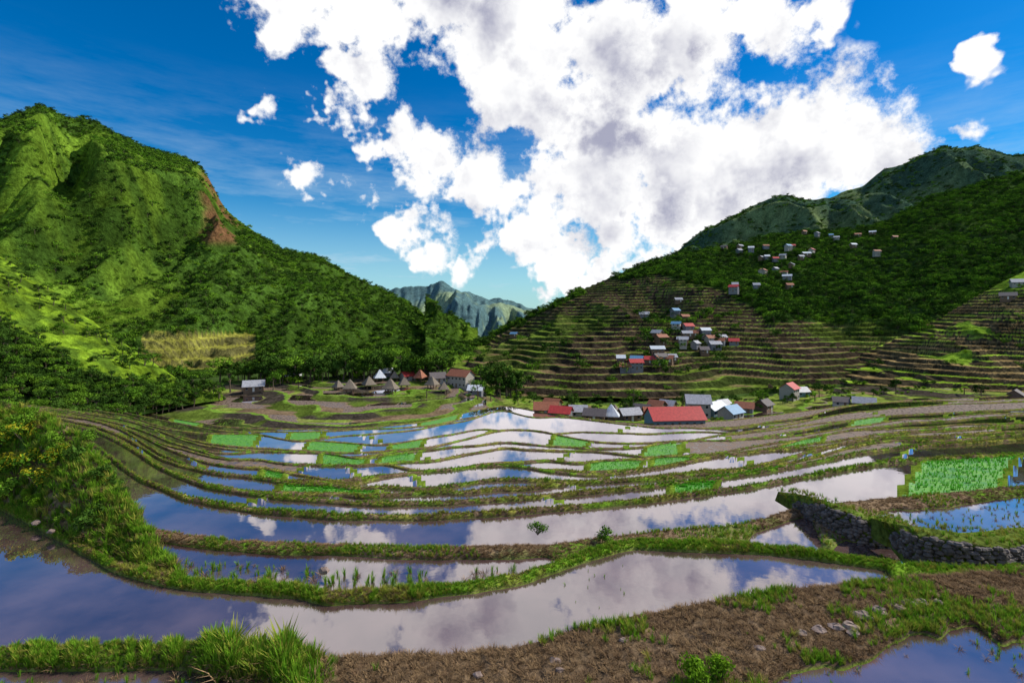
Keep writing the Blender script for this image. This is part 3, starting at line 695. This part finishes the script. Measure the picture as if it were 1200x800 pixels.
for (u,v,s,t) in [(735,487,.55,0),(765,492,.4,4),(742,478,.6,1),(800,480,.6,2),(890,480,.6,1),(670,480,.6,0),(625,478,.6,2),(845,495,.5,4),(1150,470,.6,0),(560,468,.6,1),(480,462,.5,4),(320,458,.6,1),(270,460,.7,3),(550,466,.5,4),(1050,462,.6,0),(960,466,.7,2)]:
    p=onhill(VV,u,v)
    if p: inst('broadleaf_tree' if t!=4 else 'shrub',near_c.objects[t].data,p,s*1.2,u)
for (u,v) in [(500,466),(575,470),(700,486),(860,482),(955,470),(1130,462),(350,455)]:
    p=onhill(VV,u,v)
    if p: inst('banana_plant',ban.data,p,1.4,u)
# ------------------------------------------------------------------ sun, sky
AZ=math.radians(76); EL=math.radians(42)
sd=Vector((math.cos(EL)*math.sin(AZ),math.cos(EL)*math.cos(AZ),math.sin(EL)))
L=bpy.data.lights.new('sun','SUN'); L.energy=5.; L.angle=math.radians(.5); L.color=(1,.94,.80)
lo=link(bpy.data.objects.new('sun',L)); lo.rotation_euler=sd.to_track_quat('Z','Y').to_euler(); lo.location=(50,0,80)
w=bpy.data.worlds.new('World'); SC.world=w; w.use_nodes=True; nt=w.node_tree; nt.nodes.clear()
out=N(nt,'ShaderNodeOutputWorld')
sky=N(nt,'ShaderNodeTexSky',sky_type='NISHITA'); sky.sun_disc=False; sky.sun_elevation=EL; sky.sun_rotation=AZ; sky.altitude=1100
sky.air_density=1.2; sky.dust_density=.4; sky.ozone_density=3.
tc=N(nt,'ShaderNodeTexCoord'); D=tc.outputs['Generated']
sx=N(nt,'ShaderNodeSeparateXYZ'); nt.links.new(D,sx.inputs[0])
hsv=N(nt,'ShaderNodeHueSaturation'); setin(hsv,Saturation=1.5); nt.links.new(sky.outputs[0],hsv.inputs['Color'])
skyc=mixc(nt,1.,hsv.outputs[0],(.34,1.06,1.2),'MULTIPLY')
bg1=N(nt,'ShaderNodeBackground'); bg1.inputs[1].default_value=.1; nt.links.new(skyc,bg1.inputs[0])
dn=noise(nt,3.5,5,.7,D)
dv=N(nt,'ShaderNodeVectorMath',operation='SUBTRACT'); nt.links.new(dn.outputs['Color'],dv.inputs[0]); dv.inputs[1].default_value=(.5,.5,.5)
ds=N(nt,'ShaderNodeVectorMath',operation='SCALE'); nt.links.new(dv.outputs[0],ds.inputs[0]); ds.inputs['Scale'].default_value=.27
dd=N(nt,'ShaderNodeVectorMath',operation='ADD'); nt.links.new(D,dd.inputs[0]); nt.links.new(ds.outputs[0],dd.inputs[1])
def blobs(lst,src,k=1.35):
    acc=None
    for (u,v,r) in lst:
        s=(u-600)/F; t=(HZ-v)/F; q=1+s*s+t*t; c=Vector((s,1,t)).normalized(); rd=r/F/q**.72*k
        n=N(nt,'ShaderNodeVectorMath',operation='DISTANCE'); nt.links.new(src,n.inputs[0]); n.inputs[1].default_value=c
        m=mapr(nt,n.outputs['Value'],0,rd,(1 if r>34 else .72),0)
        acc=m if acc is None else math_(nt,'MAXIMUM',acc,m)
    return acc
cl=[(310,-30,80),(420,0,95),(520,20,100),(600,55,110),(700,70,125),(790,60,100),(890,15,70),(640,125,80),(730,150,115),(800,190,115),(870,185,105),(940,175,100),(1000,182,80),(1050,182,50),(780,245,85),(700,225,85),(860,240,65),
    (630,215,70),(560,205,55),(500,190,50),(450,158,42),(415,100,54),(640,-70,150),(820,-80,140),(355,205,26),(398,222,30),(430,242,24),(480,262,30),(510,275,34),(560,285,34),(610,295,40),(660,300,48),(710,292,45),(640,330,34),(690,335,36),
    (1172,52,38),(1150,70,24),(1140,152,32),(985,20,34),(950,15,28),(1080,172,28),(560,-170,130),(900,-210,160),(300,112,22),(375,132,20)]
acc=blobs(cl,dd.outputs[0])
bn=noise(nt,2.2,3,.6,D); bk=math_(nt,'MULTIPLY',mapr(nt,bn.outputs[0],.5,.62,0,.8),mapr(nt,sx.outputs[1],-.05,-.25,0,1))
acc=math_(nt,'MAXIMUM',acc,bk)
fn=noise(nt,7.,9,.64,D)
den=math_(nt,'ADD',acc,math_(nt,'MULTIPLY',math_(nt,'SUBTRACT',fn.outputs[0],.5),2.4))
mask=mapr(nt,den,.26,.54,0,1,True)
mask=math_(nt,'MULTIPLY',mask,mapr(nt,acc,.0,.2))
off=N(nt,'ShaderNodeVectorMath',operation='ADD'); nt.links.new(D,off.inputs[0]); off.inputs[1].default_value=(.022,.0,.04)
fn2=noise(nt,7.,5,.6,off.outputs[0])
rel=math_(nt,'SUBTRACT',fn2.outputs[0],fn.outputs[0])
dk=blobs([(735,125,90),(560,15,55),(650,165,45),(780,268,70),(900,222,50),(940,225,40),(820,80,35),(520,205,30)],dd.outputs[0],1.5)
sh=math_(nt,'ADD',mapr(nt,rel,.0,.2,0,.45),math_(nt,'MULTIPLY',mapr(nt,dk,.1,.65,0,1.),mapr(nt,den,.6,1.0,0,.85)),True)
cc=mixc(nt,sh,(1.,1.,1.),(.27,.28,.42))
bg2=N(nt,'ShaderNodeBackground'); bg2.inputs[1].default_value=1.05; nt.links.new(cc,bg2.inputs[0])
sc=N(nt,'ShaderNodeVectorMath',operation='MULTIPLY'); nt.links.new(D,sc.inputs[0]); sc.inputs[1].default_value=(2.5,2.5,14)
cn=noise(nt,1.5,6,.65,sc.outputs[0])
ci=math_(nt,'MULTIPLY',mapr(nt,cn.outputs[0],.42,.68,0,.6),mapr(nt,sx.outputs[2],.42,.08,0,1,True))
ci=math_(nt,'MAXIMUM',ci,mapr(nt,sx.outputs[2],.24,.0,0,.62,True))
bg3=N(nt,'ShaderNodeBackground'); bg3.inputs[0].default_value=(.66,.85,1,1); bg3.inputs[1].default_value=.85
m1=N(nt,'ShaderNodeMixShader'); nt.links.new(ci,m1.inputs[0]); nt.links.new(bg1.outputs[0],m1.inputs[1]); nt.links.new(bg3.outputs[0],m1.inputs[2])
m2=N(nt,'ShaderNodeMixShader'); nt.links.new(mask,m2.inputs[0]); nt.links.new(m1.outputs[0],m2.inputs[1]); nt.links.new(bg2.outputs[0],m2.inputs[2])
nt.links.new(m2.outputs[0],out.inputs[0])
# ------------------------------------------------------------------ camera
cam=bpy.data.cameras.new('camera'); cam.lens=18; cam.sensor_width=36; cam.shift_y=-30/1200; cam.clip_start=.1; cam.clip_end=30000
co=link(bpy.data.objects.new('camera',cam)); co.location=(0,0,0); co.rotation_euler=(math.radians(90),0,0); SC.camera=co
